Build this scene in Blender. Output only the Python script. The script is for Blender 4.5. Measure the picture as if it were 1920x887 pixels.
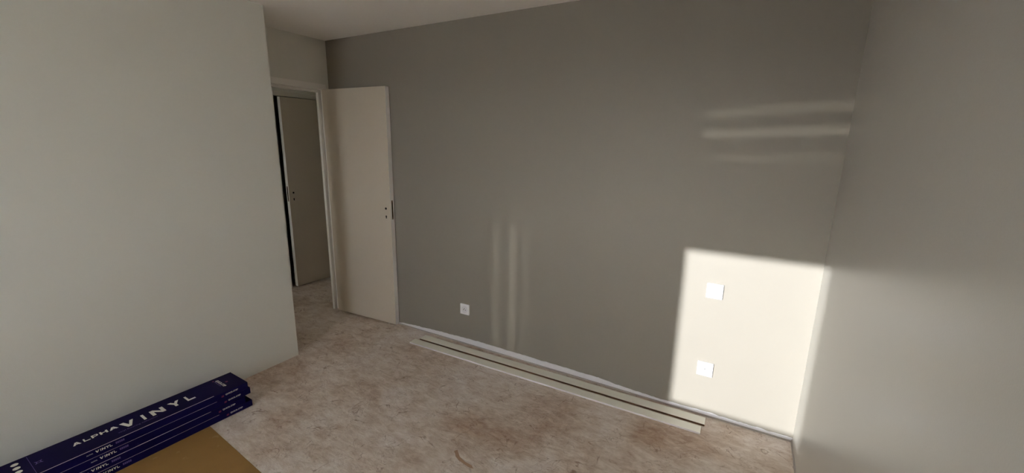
import bpy, bmesh, math, random
from mathutils import Vector, Matrix, noise
random.seed(7)
for o in list(bpy.data.objects): bpy.data.objects.remove(o)
S = bpy.context.scene
C = S.collection

# ------------------------------------------------------------------ camera
W, H = 3.794, 2.5                       # room width, ceiling height (metres)
CAM = Vector((3.4174, -2.6195, 1.6404))
YAW, PITCH, ROLL, FPX = 0.5170, -0.2178, 0.01676, 784.56
cd = bpy.data.cameras.new('camera'); cam = bpy.data.objects.new('camera', cd); C.objects.link(cam)
cd.sensor_width = 36.0; cd.sensor_fit = 'HORIZONTAL'; cd.lens = FPX / 1920 * 36.0; cd.clip_start = 0.02
cam.matrix_world = (Matrix.Translation(CAM) @ Matrix.Rotation(YAW, 4, 'Z')
                    @ Matrix.Rotation(math.pi / 2 + PITCH, 4, 'X') @ Matrix.Rotation(ROLL, 4, 'Z'))
S.camera = cam

# ------------------------------------------------------------------ light
SUN_T, SUN_K = 0.30, 0.20               # sideways drift and drop per metre of depth
SUN_E, SKY_E, EXPO = 9.9, 15.5, 0.1
w = bpy.data.worlds.new('sky'); S.world = w; w.use_nodes = True
nt = w.node_tree; nt.nodes.clear()
out = nt.nodes.new('ShaderNodeOutputWorld'); bg = nt.nodes.new('ShaderNodeBackground')
sky = nt.nodes.new('ShaderNodeTexSky'); hs = nt.nodes.new('ShaderNodeHueSaturation'); mx = nt.nodes.new('ShaderNodeMix')
sky.sky_type = 'HOSEK_WILKIE'; sky.turbidity = 5
sky.sun_direction = Vector((-SUN_T, -1, SUN_K)).normalized()
hs.inputs['Saturation'].default_value = 0.15
hs.inputs['Value'].default_value = 1.6
mx.data_type = 'RGBA'; mx.blend_type = 'ADD'; mx.inputs[0].default_value = 1.0; mx.inputs[7].default_value = (0.90, 0.97, 1.06, 1)   # even pale fill light added to the whole sky
nt.links.new(sky.outputs[0], hs.inputs['Color']); nt.links.new(hs.outputs[0], mx.inputs[6]); nt.links.new(mx.outputs[2], bg.inputs[0])
bg.inputs[1].default_value = SKY_E
nt.links.new(bg.outputs[0], out.inputs[0])
sl = bpy.data.lights.new('sun', 'SUN'); sl.energy = SUN_E; sl.angle = math.radians(0.6); sl.color = (0.95, 0.98, 1.0)
so = bpy.data.objects.new('sun', sl); C.objects.link(so)
so.rotation_euler = Vector((SUN_T, 1, -SUN_K)).to_track_quat('-Z', 'Y').to_euler(); so.location = (0, -8, 6)
def portal(name, loc, sx, sz, rz):
    l = bpy.data.lights.new(name, 'AREA'); l.shape = 'RECTANGLE'; l.size = sx; l.size_y = sz; l.cycles.is_portal = True
    o = bpy.data.objects.new(name, l); C.objects.link(o); o.location = loc
    o.rotation_euler = (math.pi / 2, 0, rz)
portal('window_portal', (2.03, -4.93, 1.53), 0.93, 1.17, math.pi)
portal('hall_portal', (-0.53, -3.12, 1.5), 0.3, 0.7, math.pi)
S.cycles.max_bounces = 16; S.cycles.diffuse_bounces = 12; S.cycles.glossy_bounces = 4
# small area lamps added in place of sunlight reflected by window jamb and sill
def glint_lamp(name, loc, aim, sx, sz, watt, spread):
    l = bpy.data.lights.new(name, 'AREA'); l.shape = 'RECTANGLE'; l.size = sx; l.size_y = sz; l.energy = watt
    l.spread = math.radians(spread); l.color = (1.0, 0.97, 0.9)
    o = bpy.data.objects.new(name, l); C.objects.link(o); o.location = loc
    o.rotation_euler = (Vector(aim) - Vector(loc)).to_track_quat('-Z', 'Y').to_euler()
for x_, p_ in ((1.79, .020), (1.935, .036), (2.045, .014)):
    glint_lamp('jamb_glint_lamp', (2.37, -4.82, 1.52), (x_, 0, .56), .02, .95, p_, 1.2)
for z_, p_ in ((1.835, .010), (1.72, .016), (1.59, .006)):
    glint_lamp('sill_glint_lamp', (2.03, -4.82, 1.02), (3.48, 0, z_), .62, .012, p_, .8)
vs = S.view_settings
vs.view_transform = 'Standard'; vs.look = 'None'; vs.gamma = 1.0; vs.use_curve_mapping = False; vs.exposure = EXPO

# ------------------------------------------------------------------ materials
def srgb(r, g, b):
    f = lambda c: (c / 12.92 if c <= .04045 else ((c + .055) / 1.055) ** 2.4)
    return (f(r / 255), f(g / 255), f(b / 255), 1)
def mat(name, col, rough=.6, spec=.5, var=.0, scale=30, bump=0.0, bscale=200, metallic=0):
    m = bpy.data.materials.new(name); m.use_nodes = True; n = m.node_tree; b = n.nodes['Principled BSDF']
    b.inputs['Base Color'].default_value = col; b.inputs['Roughness'].default_value = rough
    b.inputs['Specular IOR Level'].default_value = spec; b.inputs['Metallic'].default_value = metallic
    tc = n.nodes.new('ShaderNodeTexCoord')
    if var:
        t = n.nodes.new('ShaderNodeTexNoise'); t.inputs['Scale'].default_value = scale; t.inputs['Detail'].default_value = 4
        n.links.new(tc.outputs['Object'], t.inputs['Vector'])
        mx = n.nodes.new('ShaderNodeMix'); mx.data_type = 'RGBA'
        mx.inputs[6].default_value = tuple(c * (1 - var) for c in col[:3]) + (1,)
        mx.inputs[7].default_value = tuple(min(1, c * (1 + var)) for c in col[:3]) + (1,)
        n.links.new(t.outputs[0], mx.inputs[0]); n.links.new(mx.outputs[2], b.inputs['Base Color'])
    if bump:
        t2 = n.nodes.new('ShaderNodeTexNoise'); t2.inputs['Scale'].default_value = bscale; t2.inputs['Detail'].default_value = 3
        n.links.new(tc.outputs['Object'], t2.inputs['Vector'])
        bp = n.nodes.new('ShaderNodeBump'); bp.inputs['Strength'].default_value = bump; bp.inputs['Distance'].default_value = .002
        n.links.new(t2.outputs[0], bp.inputs['Height']); n.links.new(bp.outputs[0], b.inputs['Normal'])
    return m
M = {}
M['taupe'] = mat('taupe_paint', srgb(142, 136, 126), .55, .35, .03, 3, .15, 260)
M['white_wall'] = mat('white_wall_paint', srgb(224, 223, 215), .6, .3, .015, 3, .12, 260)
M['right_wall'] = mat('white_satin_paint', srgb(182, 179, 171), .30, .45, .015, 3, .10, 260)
M['ceiling'] = mat('ceiling_paint', srgb(250, 248, 245), .8, .2, .01, 3)
M['plaster'] = mat('bare_plaster', srgb(226, 224, 228), .8, .2, .04, 25)
M['foam'] = mat('grey_foam_strip', srgb(168, 160, 154), .9, .1, .1, 60)
M['door'] = mat('primed_door', srgb(202, 191, 175), .5, .4, .02, 6, .06, 120)
M['edge'] = mat('door_edge_white', srgb(245, 243, 240), .5, .4)
M['frame'] = mat('frame_white', srgb(238, 235, 230), .45, .4, .02, 8)
M['dark'] = mat('dark_hole', srgb(22, 20, 18), .9, .1)
M['brass'] = mat('dull_lock_plate', srgb(120, 98, 68), .45, .5, .1, 80, metallic=.5)
M['steel'] = mat('hinge_steel', srgb(160, 158, 152), .4, .5, metallic=.8)
M['plastic'] = mat('white_plastic', srgb(240, 240, 244), .35, .5)
M['plastic_well'] = mat('white_plastic_well', srgb(226, 226, 232), .4, .5)
M['board'] = mat('white_board_foil', srgb(246, 244, 232), .35, .5, .015, 5)
M['board_side'] = mat('white_board_side', srgb(236, 232, 234), .5, .4)
M['mdf'] = mat('raw_mdf', srgb(172, 132, 100), .85, .2, .12, 120)
M['mdf_shaded'] = mat('shaded_raw_mdf_edge', srgb(104, 76, 56), .9, .1, .12, 120)  # raw MDF copy, darkened to paint in shade of the gap between boards
M['box'] = mat('indigo_carton', srgb(22, 15, 54), .65, .06, .12, 14)
M['box_side'] = mat('indigo_carton_side', srgb(20, 14, 66), .65, .08, .12, 14)
M['ink'] = mat('white_ink', srgb(232, 232, 216), .5, .4)
M['ink_line'] = mat('pink_white_ink', srgb(206, 186, 190), .5, .4)
M['ink_dim'] = mat('dim_violet_ink', srgb(92, 76, 132), .5, .4)
M['ink_red'] = mat('dark_red_ink', srgb(110, 28, 70), .5, .4)
M['ground'] = mat('bounce_ground', srgb(222, 219, 212), .9, .1, .1, .6)

def floor_mat():
    m = bpy.data.materials.new('screed'); m.use_nodes = True; n = m.node_tree; L = n.links; b = n.nodes['Principled BSDF']
    b.inputs['Roughness'].default_value = .62; b.inputs['Specular IOR Level'].default_value = .35
    tc = n.nodes.new('ShaderNodeTexCoord')
    def nz(scale, det, dist=0, rough=.6, vec=None):
        t = n.nodes.new('ShaderNodeTexNoise'); t.inputs['Scale'].default_value = scale; t.inputs['Detail'].default_value = det
        t.inputs['Distortion'].default_value = dist; t.inputs['Roughness'].default_value = rough
        L.new(vec or tc.outputs['Object'], t.inputs['Vector']); return t
    def ramp(src, stops):
        r = n.nodes.new('ShaderNodeValToRGB'); e = r.color_ramp.elements
        while len(e) < len(stops): e.new(.5)
        for k, (p, c) in enumerate(stops): e[k].position = p; e[k].color = c
        L.new(src, r.inputs[0]); return r
    def mix(f, a, c, mode='MIX'):
        x = n.nodes.new('ShaderNodeMix'); x.data_type = 'RGBA'; x.blend_type = mode
        if isinstance(f, float): x.inputs[0].default_value = f
        else: L.new(f, x.inputs[0])
        L.new(a, x.inputs[6])
        if isinstance(c, tuple): x.inputs[7].default_value = c
        else: L.new(c, x.inputs[7])
        return x.outputs[2]
    big = ramp(nz(1.5, 5, .3, .65).outputs[0], [(.36, srgb(186, 160, 140)), (.5, srgb(216, 200, 186)), (.66, srgb(228, 216, 208))])
    mp = n.nodes.new('ShaderNodeMapping'); mp.inputs['Rotation'].default_value = (0, 0, .55); mp.inputs['Scale'].default_value = (1, 2.2, 1)
    L.new(tc.outputs['Object'], mp.inputs['Vector'])
    tro = ramp(nz(9, 10, .5, .74, mp.outputs[0]).outputs[0], [(.36, (.16, .16, .16, 1)), (.5, (.5, .5, .5, 1)), (.64, (.84, .84, .84, 1))])
    c = mix(.8, big.outputs[0], tro.outputs[0], 'SOFT_LIGHT')
    # short curved brown scratches, only where a second noise lets them through
    def scratches(scale, dist, lo, hi, gate_scale, g0, g1, strength, col, c, vec=None):
        v = ramp(nz(scale, 3, dist, .5, vec).outputs[0], [(lo, (0, 0, 0, 1)), ((lo + hi) / 2, (1, 1, 1, 1)), (hi, (0, 0, 0, 1))])
        g = ramp(nz(gate_scale, 4, .4, .6).outputs[0], [(g0, (0, 0, 0, 1)), (g1, (strength,) * 3 + (1,))])
        m_ = n.nodes.new('ShaderNodeMath'); m_.operation = 'MULTIPLY'; L.new(v.outputs[0], m_.inputs[0]); L.new(g.outputs[0], m_.inputs[1])
        return mix(m_.outputs[0], c, col)
    c = scratches(7, .8, .485, .515, 9, .48, .62, .75, srgb(132, 98, 74), c)
    c = scratches(15, .6, .48, .52, 6, .46, .62, .6, srgb(150, 116, 90), c, mp.outputs[0])
    c = scratches(4, 1.2, .47, .52, 4, .56, .70, .6, srgb(150, 112, 84), c)
    speck = ramp(nz(70, 4, .3, .7).outputs[0], [(.64, (0, 0, 0, 1)), (.74, (.55, .55, .55, 1))])
    c = mix(speck.outputs[0], c, srgb(130, 104, 86))
    pale = ramp(nz(34, 7, .6, .75).outputs[0], [(.57, (0, 0, 0, 1)), (.72, (.5, .5, .5, 1))])
    c = mix(pale.outputs[0], c, srgb(232, 222, 212))
    L.new(c, b.inputs['Base Color'])
    hb = nz(22, 9, .5, .75, mp.outputs[0]); bp = n.nodes.new('ShaderNodeBump')
    bp.inputs['Strength'].default_value = .8; bp.inputs['Distance'].default_value = .007
    L.new(hb.outputs[0], bp.inputs['Height']); L.new(bp.outputs[0], b.inputs['Normal'])
    return m
M['floor'] = floor_mat()
M['smear'] = mat('brown_smear', srgb(178, 146, 120), .8, .2, .15, 60)
def sheet_mat():
    m = mat('brown_hardboard', srgb(152, 116, 66), .6, .35, .10, 9); n = m.node_tree; b = n.nodes['Principled BSDF']
    src = b.inputs['Base Color'].links[0].from_socket
    tc = n.nodes.new('ShaderNodeTexCoord'); t = n.nodes.new('ShaderNodeTexNoise'); t.inputs['Scale'].default_value = 14; t.inputs['Detail'].default_value = 6
    n.links.new(tc.outputs['Object'], t.inputs['Vector'])
    r = n.nodes.new('ShaderNodeValToRGB'); r.color_ramp.elements[0].position = .64; r.color_ramp.elements[1].position = .74
    r.color_ramp.elements[1].color = (.5, .5, .5, 1); n.links.new(t.outputs[0], r.inputs[0])
    mx = n.nodes.new('ShaderNodeMix'); mx.data_type = 'RGBA'; mx.inputs[7].default_value = srgb(186, 160, 116)
    n.links.new(r.outputs[0], mx.inputs[0]); n.links.new(src, mx.inputs[6]); n.links.new(mx.outputs[2], b.inputs['Base Color'])
    return m
M['sheet'] = sheet_mat()
def glass_mat():
    m = bpy.data.materials.new('window_glass'); m.use_nodes = True; n = m.node_tree; n.nodes.clear()
    o = n.nodes.new('ShaderNodeOutputMaterial'); mx = n.nodes.new('ShaderNodeMixShader'); mx.inputs[0].default_value = .06
    t = n.nodes.new('ShaderNodeBsdfTransparent'); g = n.nodes.new('ShaderNodeBsdfGlossy'); g.inputs['Roughness'].default_value = .02
    n.links.new(t.outputs[0], mx.inputs[1]); n.links.new(g.outputs[0], mx.inputs[2]); n.links.new(mx.outputs[0], o.inputs[0])
    return m
M['glass'] = glass_mat()

# ------------------------------------------------------------------ helpers
def add_box(bm, x0, x1, y0, y1, z0, z1, bevel=0.0, seg=2):
    vs_ = [bm.verts.new(p) for p in ((x0,y0,z0),(x1,y0,z0),(x1,y1,z0),(x0,y1,z0),(x0,y0,z1),(x1,y0,z1),(x1,y1,z1),(x0,y1,z1))]
    fs = [bm.faces.new([vs_[i] for i in q]) for q in ((3,2,1,0),(4,5,6,7),(0,1,5,4),(1,2,6,5),(2,3,7,6),(3,0,4,7))]
    if bevel:
        es = list({e for f in fs for e in f.edges})
        bmesh.ops.bevel(bm, geom=es, offset=bevel, segments=seg, affect='EDGES', profile=.5)
    return fs
def boxes(*bs, bevel=0.0):
    bm = bmesh.new()
    for b in bs: add_box(bm, *b, bevel=bevel)
    return bm
def add_cyl(bm, c, axis, r, h, seg=24):
    a = {'x': Matrix.Rotation(math.pi/2, 4, 'Y'), 'y': Matrix.Rotation(math.pi/2, 4, 'X'), 'z': Matrix()}[axis]
    bmesh.ops.create_cone(bm, cap_ends=True, segments=seg, radius1=r, radius2=r, depth=h, matrix=Matrix.Translation(c) @ a)
def obj(name, bm, m, parent=None, mats=None, smooth=False):
    me = bpy.data.meshes.new(name); bm.normal_update(); bm.to_mesh(me); bm.free()
    me.materials.append(M[m])
    for k in (mats or []): me.materials.append(M[k])
    if smooth:
        for p in me.polygons: p.use_smooth = True
    o = bpy.data.objects.new(name, me); C.objects.link(o); o.parent = parent
    return o
def tag(o, label, cat, group=None, kind=None):
    o['label'] = label; o['category'] = cat
    if group: o['group'] = group
    if kind: o['kind'] = kind
    return o
def empty(name, loc, label, cat, rz=0, group=None, kind=None):
    o = bpy.data.objects.new(name, None); C.objects.link(o); o.location = loc; o.rotation_euler = (0, 0, rz)
    o.empty_display_size = .05
    return tag(o, label, cat, group, kind)
def wall_with_hole(x0, x1, y0, y1, z0, z1, axis, a0, a1, h0, h1):
    """box wall with a rectangular hole; axis = direction the wall runs along"""
    r = lambda p, q, za, zb: (p, q, y0, y1, za, zb) if axis == 'x' else (x0, x1, p, q, za, zb)
    s, e = (x0, x1) if axis == 'x' else (y0, y1)
    L = [r(s, a0, z0, z1), r(a1, e, z0, z1)]
    if h0 > z0: L.append(r(a0, a1, z0, h0))
    if h1 < z1: L.append(r(a0, a1, h1, z1))
    return boxes(*L)

# ------------------------------------------------------------------ the room shell
YF = -4.7                                # inner face of the window wall
XL, YL = 0.498, -0.835                   # face and end of the white wall on the left
HX0, HX1 = -0.99, -0.07                  # hallway
tag(obj('floor', boxes((-2.5, W + .15, -5.0, 1.7, -.12, 0)), 'floor'),
    'bare screed floor with brown trowel marks and stains', 'floor', kind='structure')
tag(obj('ceiling', boxes((-2.5, W + .15, -5.0, 1.7, H, H + .12)), 'ceiling'),
    'plain white ceiling above the painted walls', 'ceiling', kind='structure')
fl = bpy.data.objects['floor']
bm = bmesh.new()
bm.faces.new([bm.verts.new((x, y, .0006)) for x, y in ((2.184, -1.051), (2.194, -1.033), (2.214, -1.050), (2.236, -1.068), (2.280, -1.083), (2.326, -1.086), (2.347, -1.100), (2.330, -1.106), (2.288, -1.100), (2.244, -1.092), (2.216, -1.078), (2.200, -1.062))])
obj('brown_smear', bm, 'smear', fl)['label'] = 'dried brown smear'
wb = tag(obj('wall_back', boxes((0, W + .15, 0, .12, 0, H)), 'taupe'),
    'taupe painted wall with a sunlit patch, sockets and switch', 'wall', kind='structure')
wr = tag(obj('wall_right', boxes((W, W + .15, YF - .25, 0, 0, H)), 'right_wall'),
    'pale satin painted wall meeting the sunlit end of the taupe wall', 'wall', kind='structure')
tag(obj('wall_left', boxes((XL - .07, XL, YF, YL, 0, H), (0, XL - .07, YL - .07, YL, 0, H)), 'white_wall'),
    'white wall with a free corner, behind the stacked indigo boxes', 'wall', kind='structure')
tag(obj('wall_door', wall_with_hole(HX1, 0, -3.2, 1.7, 0, H, 'y', -.86, -.03, 0, 2.13), 'white_wall'),
    'white wall around the open doorway', 'wall', kind='structure')
tag(obj('wall_front', wall_with_hole(XL - .07, W, YF - .25, YF, 0, H, 'x', 1.58, 2.48, .95, 2.10), 'white_wall'),
    'white wall with the window opposite the taupe wall', 'wall', kind='structure')
tag(obj('wall_hall', wall_with_hole(HX0 - .07, HX0, -3.2, 1.7, 0, H, 'y', .03, .93, 0, 2.14), 'white_wall'),
    'white hallway wall around the second door', 'wall', kind='structure')
tag(obj('wall_hall_end', boxes((HX0, HX1, 1.6, 1.7, 0, H)), 'white_wall'),
    'white wall closing the hallway behind the second door', 'wall', kind='structure')
tag(obj('wall_hall_window', wall_with_hole(HX0, HX1, -3.2, -3.1, 0, H, 'x', -.68, -.38, 1.15, 1.85), 'white_wall'),
    'white wall with a small window at the bright end of the hallway', 'wall', kind='structure')
tag(obj('wall_store_room', boxes((-2.5, -2.43, -.6, 1.7, 0, H), (-2.43, HX0 - .07, -.6, -.53, 0, H), (-2.43, HX0 - .07, 1.63, 1.7, 0, H)), 'white_wall'),
    'walls of the unlit room behind the second door', 'wall', kind='structure')
tag(obj('ground', boxes((-40, 40, -60, -5.0, -.4, -.3)), 'ground'),
    'unseen pale ground outside the window, added to bounce light in', 'ground', kind='structure')  # unseen plane, added and kept pale to bounce daylight up into the room

# unpainted plaster strip with the ragged paint edge, and the grey edge strips at the floor
bm = bmesh.new()
n_ = 260; prof = []
keys = [(.72,.016),(.80,.022),(1.0,.034),(1.3,.047),(1.6,.054),(1.9,.052),(2.2,.05),(2.5,.049),(2.75,.04),(2.95,.026),(3.1,.026),(3.3,.03),(3.55,.027),(W,.024)]
def keyh(x):
    for (a, p), (b, q) in zip(keys, keys[1:]):
        if a <= x <= b: return p + (q - p) * (x - a) / (b - a)
    return keys[0][1] if x < keys[0][0] else keys[-1][1]
fr, bk = [], []
for i in range(n_ + 1):
    x = .02 + (W - .021) * i / n_
    z = keyh(x) + .005 * noise.noise((x * 7, 1, 0)) + .005 * noise.noise((x * 23, 4, 0)) + .0022 * noise.noise((x * 61, 9, 0))
    z = max(z, .014)
    lo = bm.verts.new((x, -.0025, .009)); hi = bm.verts.new((x, -.0025, z)); hb = bm.verts.new((x, 0.0, z + .0008)); lb = bm.verts.new((x, 0.0, .009))
    fr.append((lo, hi, hb, lb))
for a, b in zip(fr, fr[1:]):
    bm.faces.new((a[0], b[0], b[1], a[1])); bm.faces.new((a[1], b[1], b[2], a[2])); bm.faces.new((a[3], b[3], b[0], a[0]))
o = obj('unpainted_strip', bm, 'plaster', wb); o['label'] = 'bare white plaster strip with a ragged paint edge'
o = obj('edge_foam', boxes((.02, W - .006, -.006, 0, 0, .010)), 'foam', wb)
o = obj('edge_foam', boxes((W - .006, W, YF, 0, 0, .014)), 'foam', wr)

# ------------------------------------------------------------------ window (behind the camera) and hallway window
def window(name, x0, x1, z0, z1, y0, y1, fw, label, sill=True, yin=None):
    e = empty(name, ((x0 + x1) / 2, y0, z0), label, 'window', kind='structure')
    ox, oy, oz = e.location
    b = lambda *a: (a[0]-ox, a[1]-ox, a[2]-oy, a[3]-oy, a[4]-oz, a[5]-oz)
    obj('window_frame', boxes(b(x0, x0+fw, y0, y1, z0, z1), b(x1-fw, x1, y0, y1, z0, z1), b(x0+fw, x1-fw, y0, y1, z0, z0+fw), b(x0+fw, x1-fw, y0, y1, z1-fw, z1)), 'frame', e)
    obj('pane', boxes(b(x0+fw, x1-fw, (y0+y1)/2-.003, (y0+y1)/2+.003, z0+fw, z1-fw)), 'glass', e)
    return e
def beam_window():
    y0, y1 = -4.90, -4.84
    xl = 3.13 + SUN_T * y0; zt = 1.04 - SUN_K * y0
    xr = W + SUN_T * (y1 + .20); zb = .04 - SUN_K * y1
    X0, X1, Z0, Z1 = 1.58, 2.48, .95, 2.10
    e = empty('window_1', (2.03, y0, Z0), 'white framed window opposite the taupe wall', 'window', kind='structure')
    b = lambda *a: (a[0]-2.03, a[1]-2.03, a[2]-y0, a[3]-y0, a[4]-Z0, a[5]-Z0)
    obj('window_frame', boxes(b(X0, xl, y0, y1, Z0, Z1), b(xr, X1, y0, y1, Z0, Z1), b(xl, xr, y0, y1, Z0, zb), b(xl, xr, y0, y1, zt, Z1)), 'frame', e)
    obj('pane', boxes(b(xl, xr, -4.873, -4.867, zb, zt)), 'glass', e)
beam_window()
window('window_2', -.68, -.38, 1.15, 1.85, -3.18, -3.13, .05, 'small white framed window at the end of the hallway')

# ------------------------------------------------------------------ door frames
f = empty('trim_1', (0, -.445, 0), 'white flush door frame around the open doorway', 'door frame', kind='structure')
oy = -.445
def fp(name, *bs, m='frame', bevel=.0015):
    return obj(name, boxes(*[(b[0], b[1], b[2]-oy, b[3]-oy, b[4], b[5]) for b in bs], bevel=bevel), m, f)
# faces sit 1 mm proud of the wall
fp('jamb', (-.075, .001, -.052, -.028, 0, 2.13))
fp('jamb', (-.075, .001, -.862, -.838, 0, 2.13))
fp('head', (-.075, .001, -.838, -.052, 2.082, 2.131))
fp('stop', (-.075, -.045, -.080, -.052, 0, 2.082))
fp('stop', (-.075, -.045, -.838, -.810, 0, 2.082))
fp('head_stop', (-.075, -.045, -.810, -.080, 2.060, 2.082))
f2 = empty('trim_2', (HX0, .48, 0), 'white door frame of the second door across the hallway', 'door frame', kind='structure')
ox, oy2 = HX0, .48
def fp2(name, *bs):
    return obj(name, boxes(*[(b[0]-ox, b[1]-ox, b[2]-oy2, b[3]-oy2, b[4], b[5]) for b in bs], bevel=.0015), 'frame', f2)
fp2('jamb', (HX0-.072, HX0+.002, .028, .085, 0, 2.141)); fp2('jamb', (HX0-.072, HX0+.002, .865, .932, 0, 2.141))
fp2('head', (HX0-.072, HX0+.002, .085, .865, 2.092, 2.141))

# ------------------------------------------------------------------ doors
def door(name, hinge, ang, width, height, thick, zb, label, flip):
    """leaf runs from the hinge along local +x; visible face at local y=0, body towards +y"""
    e = empty(name, (hinge[0], hinge[1], 0), label, 'door', ang, kind='structure')
    s = flip
    bm = bmesh.new(); add_box(bm, 0, width, *(sorted((0, s * thick))), zb, zb + height, bevel=.0015)
    for fc in bm.faces:
        if fc.normal.x > .9: fc.material_index = 1
    bm.normal_update()
    for fc in bm.faces:
        if abs(fc.normal.x) > .9: fc.material_index = 1
    leaf = obj('leaf', bm, 'door', e, ['edge'])
    xh = width - .052
    bm = bmesh.new(); add_cyl(bm, (xh, -s * .0006, 1.078), 'y', .010, .002, 20); obj('handle_hole', bm, 'dark', leaf)
    bm = bmesh.new(); add_cyl(bm, (xh, -s * .0006, 1.010), 'y', .0075, .002, 20)
    add_box(bm, xh - .0045, xh + .0045, *(sorted((-s * .0016, s * .0004))), .992, 1.010); obj('keyhole', bm, 'dark', leaf)
    lp = obj('lock_plate', boxes((width - .001, width + .0012, *(sorted((s * .013, s * .030))), .985, 1.150), bevel=.0004), 'brass', leaf)
    lp['label'] = 'dull brown lock plate in the door edge'
    obj('latch_slot', boxes((width + .0010, width + .0016, *(sorted((s * .018, s * .026))), 1.0, 1.135)), 'dark', lp)
    for z in (.25, 1.05, 1.85):
        bm = bmesh.new(); add_cyl(bm, (-.004, s * (thick + .004), z), 'z', .006, .08, 12); obj('hinge', bm, 'steel', e)
    return e
a = math.atan2(.042, .716)
door('door_1', (.027, -.0942), a, .7305, 2.066, .045, .014, 'pale door standing open against the taupe wall, without handle', 1)
# hallway door: hinge at the far side, leaf runs back towards -y, face towards +x
a2 = math.atan2(.123 - .862, -.943 - (-.935))
door('door_2', (-.935, .862), a2, .739, 2.07, .045, .012, 'shaded door slightly ajar across the hallway, without handle', -1)

# ------------------------------------------------------------------ skirting boards on the floor
def board(name, pts, h, label, front):
    """pts: front-left, front-right, back-right, back-left on the floor (x, y)"""
    fl, fr_, br, bl = [Vector(p) for p in pts]
    c = (fl + fr_ + br + bl) / 4; d = ((fr_ - fl) + (br - bl)); ang = math.atan2(d.y, d.x)
    Ln = d.length / 2; Wd = ((bl - fl).length + (br - fr_).length) / 2
    e = empty(name, (c.x, c.y, 0), label, 'board', ang, 'loose skirting boards')
    bm = bmesh.new(); add_box(bm, -Ln/2, Ln/2, -Wd/2, Wd/2, 0, h, bevel=.0018, seg=2); bm.normal_update()
    for fc in bm.faces:
        if fc.normal.x > .9 or fc.normal.x < -.9: fc.material_index = 2
        elif fc.normal.y < -.9: fc.material_index = 3 if front == 'mdf' else 1
        elif fc.normal.y > .9 or fc.normal.z < -.9: fc.material_index = 2
    core = obj('board_core', bm, 'board', e, ['board_side', 'mdf', 'mdf_shaded'])
    return e
board('skirting_board', [(1.095, -.236), (3.331, -.208), (3.331, -.137), (1.095, -.167)], .012,
      'white skirting board on the floor with a white long edge, further from the taupe wall', 'white')
board('skirting_board', [(1.122, -.145), (3.345, -.113), (3.345, -.035), (1.122, -.067)], .012,
      'white skirting board on the floor with a brown raw long edge, next to the taupe wall', 'mdf')

# ------------------------------------------------------------------ wall plates
def plate(name, x, z, label, cat, kind, size=.088):
    e = empty(name, (x, 0, z), label, cat, group=None)
    h = size / 2
    p = obj('cover_plate', boxes((-h, h, -.012, 0, -h, h), bevel=.002), 'plastic', e)
    if kind == 'socket':
        # ring rim, recessed well, earth pin and two contact holes
        bm = bmesh.new(); seg = 40
        rings = [(.031, -.012), (.0305, -.0145), (.0285, -.0145), (.0265, -.0123)]
        vv = [[bm.verts.new((r * math.cos(2*math.pi*k/seg), y, r * math.sin(2*math.pi*k/seg))) for k in range(seg)] for r, y in rings]
        for A, B in zip(vv, vv[1:]):
            for k in range(seg): bm.faces.new((A[k], A[(k+1) % seg], B[(k+1) % seg], B[k]))
        obj('rim', bm, 'plastic', e, smooth=False)
        bm = bmesh.new(); add_cyl(bm, (0, -.0122, 0), 'y', .0268, .001, 40); obj('well', bm, 'plastic_well', e)
        for dx in (-.0095, .0095):
            bm = bmesh.new(); add_cyl(bm, (dx, -.0128, -.004), 'y', .0032, .001, 16); obj('contact_hole', bm, 'dark', e)
        bm = bmesh.new(); add_cyl(bm, (0, -.0175, .0085), 'y', .0028, .011, 16); obj('earth_pin', bm, 'steel', e)
    elif kind == 'switch':
        bm = bmesh.new(); seg = 40
        rings = [(.0285, -.012), (.028, -.0135), (.0265, -.0135), (.0255, -.0123)]
        vv = [[bm.verts.new((r * math.cos(2*math.pi*k/seg), y, r * math.sin(2*math.pi*k/seg))) for k in range(seg)] for r, y in rings]
        for A, B in zip(vv, vv[1:]):
            for k in range(seg): bm.faces.new((A[k], A[(k+1) % seg], B[(k+1) % seg], B[k]))
        obj('button_ring', bm, 'plastic', e)
        bm = bmesh.new(); add_cyl(bm, (0, -.0125, 0), 'y', .0245, .004, 40); obj('button', bm, 'plastic', e)
    else:
        bm = bmesh.new(); add_cyl(bm, (0, -.0124, 0), 'y', .022, .0012, 40); obj('insert', bm, 'plastic', e)
        bm = bmesh.new(); add_cyl(bm, (0, -.0132, .003), 'y', .0032, .001, 16); obj('centre_hole', bm, 'dark', e)
    return e
plate('wall_socket', 1.499, .310, 'white square power socket in the shaded taupe wall near the door', 'socket', 'socket')
plate('light_switch', 3.304, .817, 'white square switch with a round button in the sunlit patch', 'switch', 'switch')
plate('wall_outlet', 3.304, .316, 'white square outlet with a tiny centre hole, low in the sunlit patch', 'outlet', 'outlet')

# ------------------------------------------------------------------ brown sheet under the boxes
sh = obj('hardboard_sheet', boxes((-.32, 1.25, -1.2, 0, 0, .003), bevel=.0006), 'sheet')
sh.location = (.868, -1.624, 0); sh.rotation_euler = (0, 0, math.atan2(-.048, .58))
tag(sh, 'flat brown hardboard sheet on the floor under the indigo boxes', 'sheet')

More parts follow.
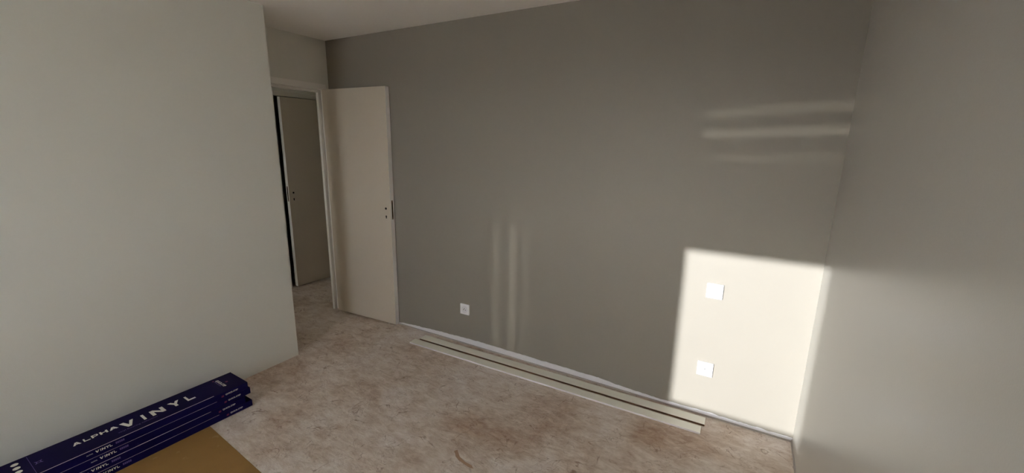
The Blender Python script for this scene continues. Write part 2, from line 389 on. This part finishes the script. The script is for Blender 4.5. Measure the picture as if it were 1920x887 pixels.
# ------------------------------------------------------------------ lettering
def stroke(bm, p, q, t, T):
    p, q = Vector(p), Vector(q); d = (q - p).normalized(); n = Vector((-d.y, d.x)) * t / 2
    bm.faces.new([bm.verts.new(T(v)) for v in (p - n, q - n, q + n, p + n)])
def poly(bm, pts, T): bm.faces.new([bm.verts.new(T(Vector(p))) for p in pts])
def letter(bm, ch, x, wd, h, T):
    """bold extended capitals; (x, 0) is the lower left corner"""
    t = min(.26 * wd, .42 * h); b = .24 * h
    R = lambda a0, a1, c0, c1: poly(bm, [(x+a0, c0), (x+a1, c0), (x+a1, c1), (x+a0, c1)], T)
    P_ = lambda *pts: poly(bm, [(x+p[0]*wd, p[1]*h) for p in pts], T)
    if ch == 'A':
        P_((0,0),(.27,0),(.5,.6),(.5,1),(.36,1)); P_((1,0),(.64,1),(.5,1),(.5,.6),(.73,0)); P_((.3,.17),(.7,.17),(.64,.36),(.36,.36))
    elif ch == 'L': R(0, t, 0, h); R(t, wd, 0, b)
    elif ch == 'P':
        R(0, t, 0, h); R(t, .7*wd, h-b*.9, h); R(t, .7*wd, .3*h, .3*h+b*.9)
        P_((.7,1),(.92,.93),(1,.72),(1,.58),(.92,.37),(.7,.3),(.7,.52),(.75,.56),(.75,.74),(.7,.78))
    elif ch == 'H': R(0, t, 0, h); R(wd-t, wd, 0, h); R(t, wd-t, .38*h, .38*h+b)
    elif ch == 'V': P_((0,1),(.3,1),(.53,.38),(.5,0),(.36,0)); P_((1,1),(.74,1),(.53,.38),(.5,0),(.62,0))
    elif ch == 'I': R(.30*wd, .30*wd+t*1.3, 0, h)
    elif ch == 'N': R(0, t, 0, h); R(wd-t, wd, 0, h); P_((0,1),(.28,1),(1,0),(.72,0))
    elif ch == 'Y': P_((0,1),(.3,1),(.5,.66),(.5,.4),(.37,.4)); P_((1,1),(.7,1),(.5,.66),(.5,.4),(.63,.4)); R(.5*wd-t/2, .5*wd+t/2, 0, .5*h)
_font = {}
def text_mesh(s, size, T, bm, bold=.0, sx=1.0):
    cu = bpy.data.curves.new('lettering', 'FONT'); cu.body = s; cu.size = size; cu.offset = bold; cu.resolution_u = 2
    to = bpy.data.objects.new('lettering', cu); C.objects.link(to)
    dg = bpy.context.evaluated_depsgraph_get(); me = bpy.data.meshes.new_from_object(to.evaluated_get(dg))
    vv = [bm.verts.new(T(Vector((v.co.x * sx, v.co.y)))) for v in me.vertices]
    for p in me.polygons:
        try: bm.faces.new([vv[i] for i in p.vertices])
        except ValueError: pass
    bpy.data.objects.remove(to); bpy.data.curves.remove(cu); bpy.data.meshes.remove(me)

# ------------------------------------------------------------------ cartons of vinyl planks
BL, BW, BT = 1.29, .210, .0400          # carton length, width, thickness
BANG = math.atan2(-.031, 1)             # the stack is turned a little off the wall
# local frame: x across (0 = wall side .. BW = front side), y along (0 = end nearest the door, negative towards the window)
CX, CY = .626, -1.381
def carton(name, level, dx, dy, label, top_print):
    z0 = .003 + level * (BT + .0002)
    d = Matrix.Rotation(BANG, 3, 'Z') @ Vector((dx, dy, 0))
    e = empty(name, (CX + d.x, CY + d.y, z0), label, 'box', BANG, 'indigo flooring cartons')
    bm = bmesh.new(); add_box(bm, 0, BW, -BL, 0, 0, BT, bevel=.0016, seg=2); bm.normal_update()
    for fc in bm.faces:
        if fc.normal.x > .9: fc.material_index = 1
    body = obj('carton', bm, 'box', e, ['box_side'])
    e_ = .0004
    TT = lambda u0, v0: (lambda p: Vector((u0 - p.y, v0 + p.x, BT + e_)))       # on top, reads along +y, up towards the wall
    TS = lambda v0, z: (lambda p: Vector((BW + e_, v0 + p.x, z + p.y)))        # on the long front side
    TX = lambda u0, v0: (lambda p: Vector((u0 + p.x, v0 + p.y, BT + e_)))      # on top, reads across the carton
    # printed line along the upper front edge
    bm = bmesh.new(); poly(bm, [(-1.0, 0), (-.185, 0), (-.185, .0042), (-1.0, .0042)], lambda p: Vector((BW - .0065 + p.y, p.x, BT + e_)))
    obj('printed_line', bm, 'ink_line', body)
    # side print
    bm = bmesh.new(); text_mesh('QUICK-STEP', .0125, TS(-.128, .017), bm, bold=.0003, sx=1.02); obj('side_lettering', bm, 'ink', body)
    bm = bmesh.new(); poly(bm, [(-.15, .012), (-.137, .012), (-.135, .023), (-.148, .023)], lambda p: Vector((BW + e_, p.x, p.y))); obj('side_mark', bm, 'ink_red', body)
    bm = bmesh.new()
    text_mesh('ALPHA', .008, TS(-.735, .021), bm, sx=.95)
    x = 0
    for ch, wd in zip('VINYL', (.014, .008, .013, .013, .010)):
        letter(bm, ch, x, wd, .0125, TS(-.703, .019)); x += wd + (.0015 if ch != 'I' else 0)
    obj('side_lettering', bm, 'ink', body)
    bm = bmesh.new()
    for k in range(5): poly(bm, [(-.628 + .007*k, .020), (-.6225 + .007*k, .020), (-.6225 + .007*k, .031), (-.628 + .007*k, .031)], lambda p: Vector((BW + e_, p.x, p.y)))
    obj('side_mark', bm, 'ink_dim', body)
    if top_print:
        # big word: ALPHA small, VINYL large
        bm = bmesh.new()
        for ch, v0, wd in (('A', -.752, .030), ('L', -.713, .024), ('P', -.683, .025), ('H', -.652, .030), ('A', -.617, .034)):
            letter(bm, ch, 0, wd, .030, TT(.099, v0))
        for ch, v0, wd in (('V', -.574, .057), ('I', -.497, .034), ('N', -.449, .060), ('Y', -.366, .054), ('L', -.287, .040)):
            letter(bm, ch, 0, wd, .062, TT(.134, v0))
        obj('top_lettering', bm, 'ink', body)
        # small dim subtitle
        bm = bmesh.new(); text_mesh('vinyl flooring collection', .0165, TT(.158, -.60), bm, sx=1.05); obj('top_subtitle', bm, 'ink_dim', body)
        # maker's name across the end
        bm = bmesh.new(); text_mesh('QUICK-STEP', .0205, TX(.036, -.104), bm, bold=.0006, sx=.98); obj('top_lettering', bm, 'ink', body)
        bm = bmesh.new(); poly(bm, [(.045, -.113), (.125, -.113), (.125, -.1105), (.045, -.1105)], lambda p: Vector((p.x, p.y, BT + e_))); obj('top_mark', bm, 'ink_dim', body)
        bm = bmesh.new(); poly(bm, [(.092, -.075), (.108, -.075), (.106, -.062), (.094, -.062)], lambda p: Vector((p.x, p.y, BT + e_))); obj('top_mark', bm, 'ink_red', body)
        bm = bmesh.new(); poly(bm, [(.026, -.118), (.037, -.118), (.036, -.108), (.028, -.108)], lambda p: Vector((p.x, p.y, BT + e_))); obj('top_mark', bm, 'ink_red', body)
        # three white dots, a fold line and a faint emblem at the other end
        for u in (.040, .079, .118, .157):
            bm = bmesh.new(); bmesh.ops.create_circle(bm, cap_ends=True, segments=24, radius=.0125, matrix=Matrix.Translation((u, -.932, BT + e_))); obj('printed_dot', bm, 'ink', body)
        bm = bmesh.new(); poly(bm, [(.012, -.8915), (.2, -.8915), (.2, -.890), (.012, -.890)], lambda p: Vector((p.x, p.y, BT + e_))); obj('fold_line', bm, 'ink_dim', body)
        bm = bmesh.new()
        T = lambda p: Vector((.104 + p.x, -.868 + p.y, BT + e_))
        for q in ((-1, -1), (1, -1), (-1, 1), (1, 1)): stroke(bm, (q[0]*.004, q[1]*.004), (q[0]*.012, q[1]*.012), .004, T)
        for s_ in ((-.007, -.007, .007, -.007), (.007, -.007, .007, .007), (.007, .007, -.007, .007), (-.007, .007, -.007, -.007)): stroke(bm, s_[:2], s_[2:], .003, T)
        obj('emblem', bm, 'ink_dim', body)
    return e
carton('flooring_carton', 3, 0, 0, 'indigo flooring carton with white VINYL lettering on top, topmost of the stack', True)
carton('flooring_carton', 2, .004, .009, 'indigo flooring carton directly under the topmost one of the stack', False)
carton('flooring_carton', 1, .012, -.030, 'indigo flooring carton set back at its end, second from the floor', False)
carton('flooring_carton', 0, .016, .006, 'indigo flooring carton lying on the brown sheet, lowest of the stack', False)
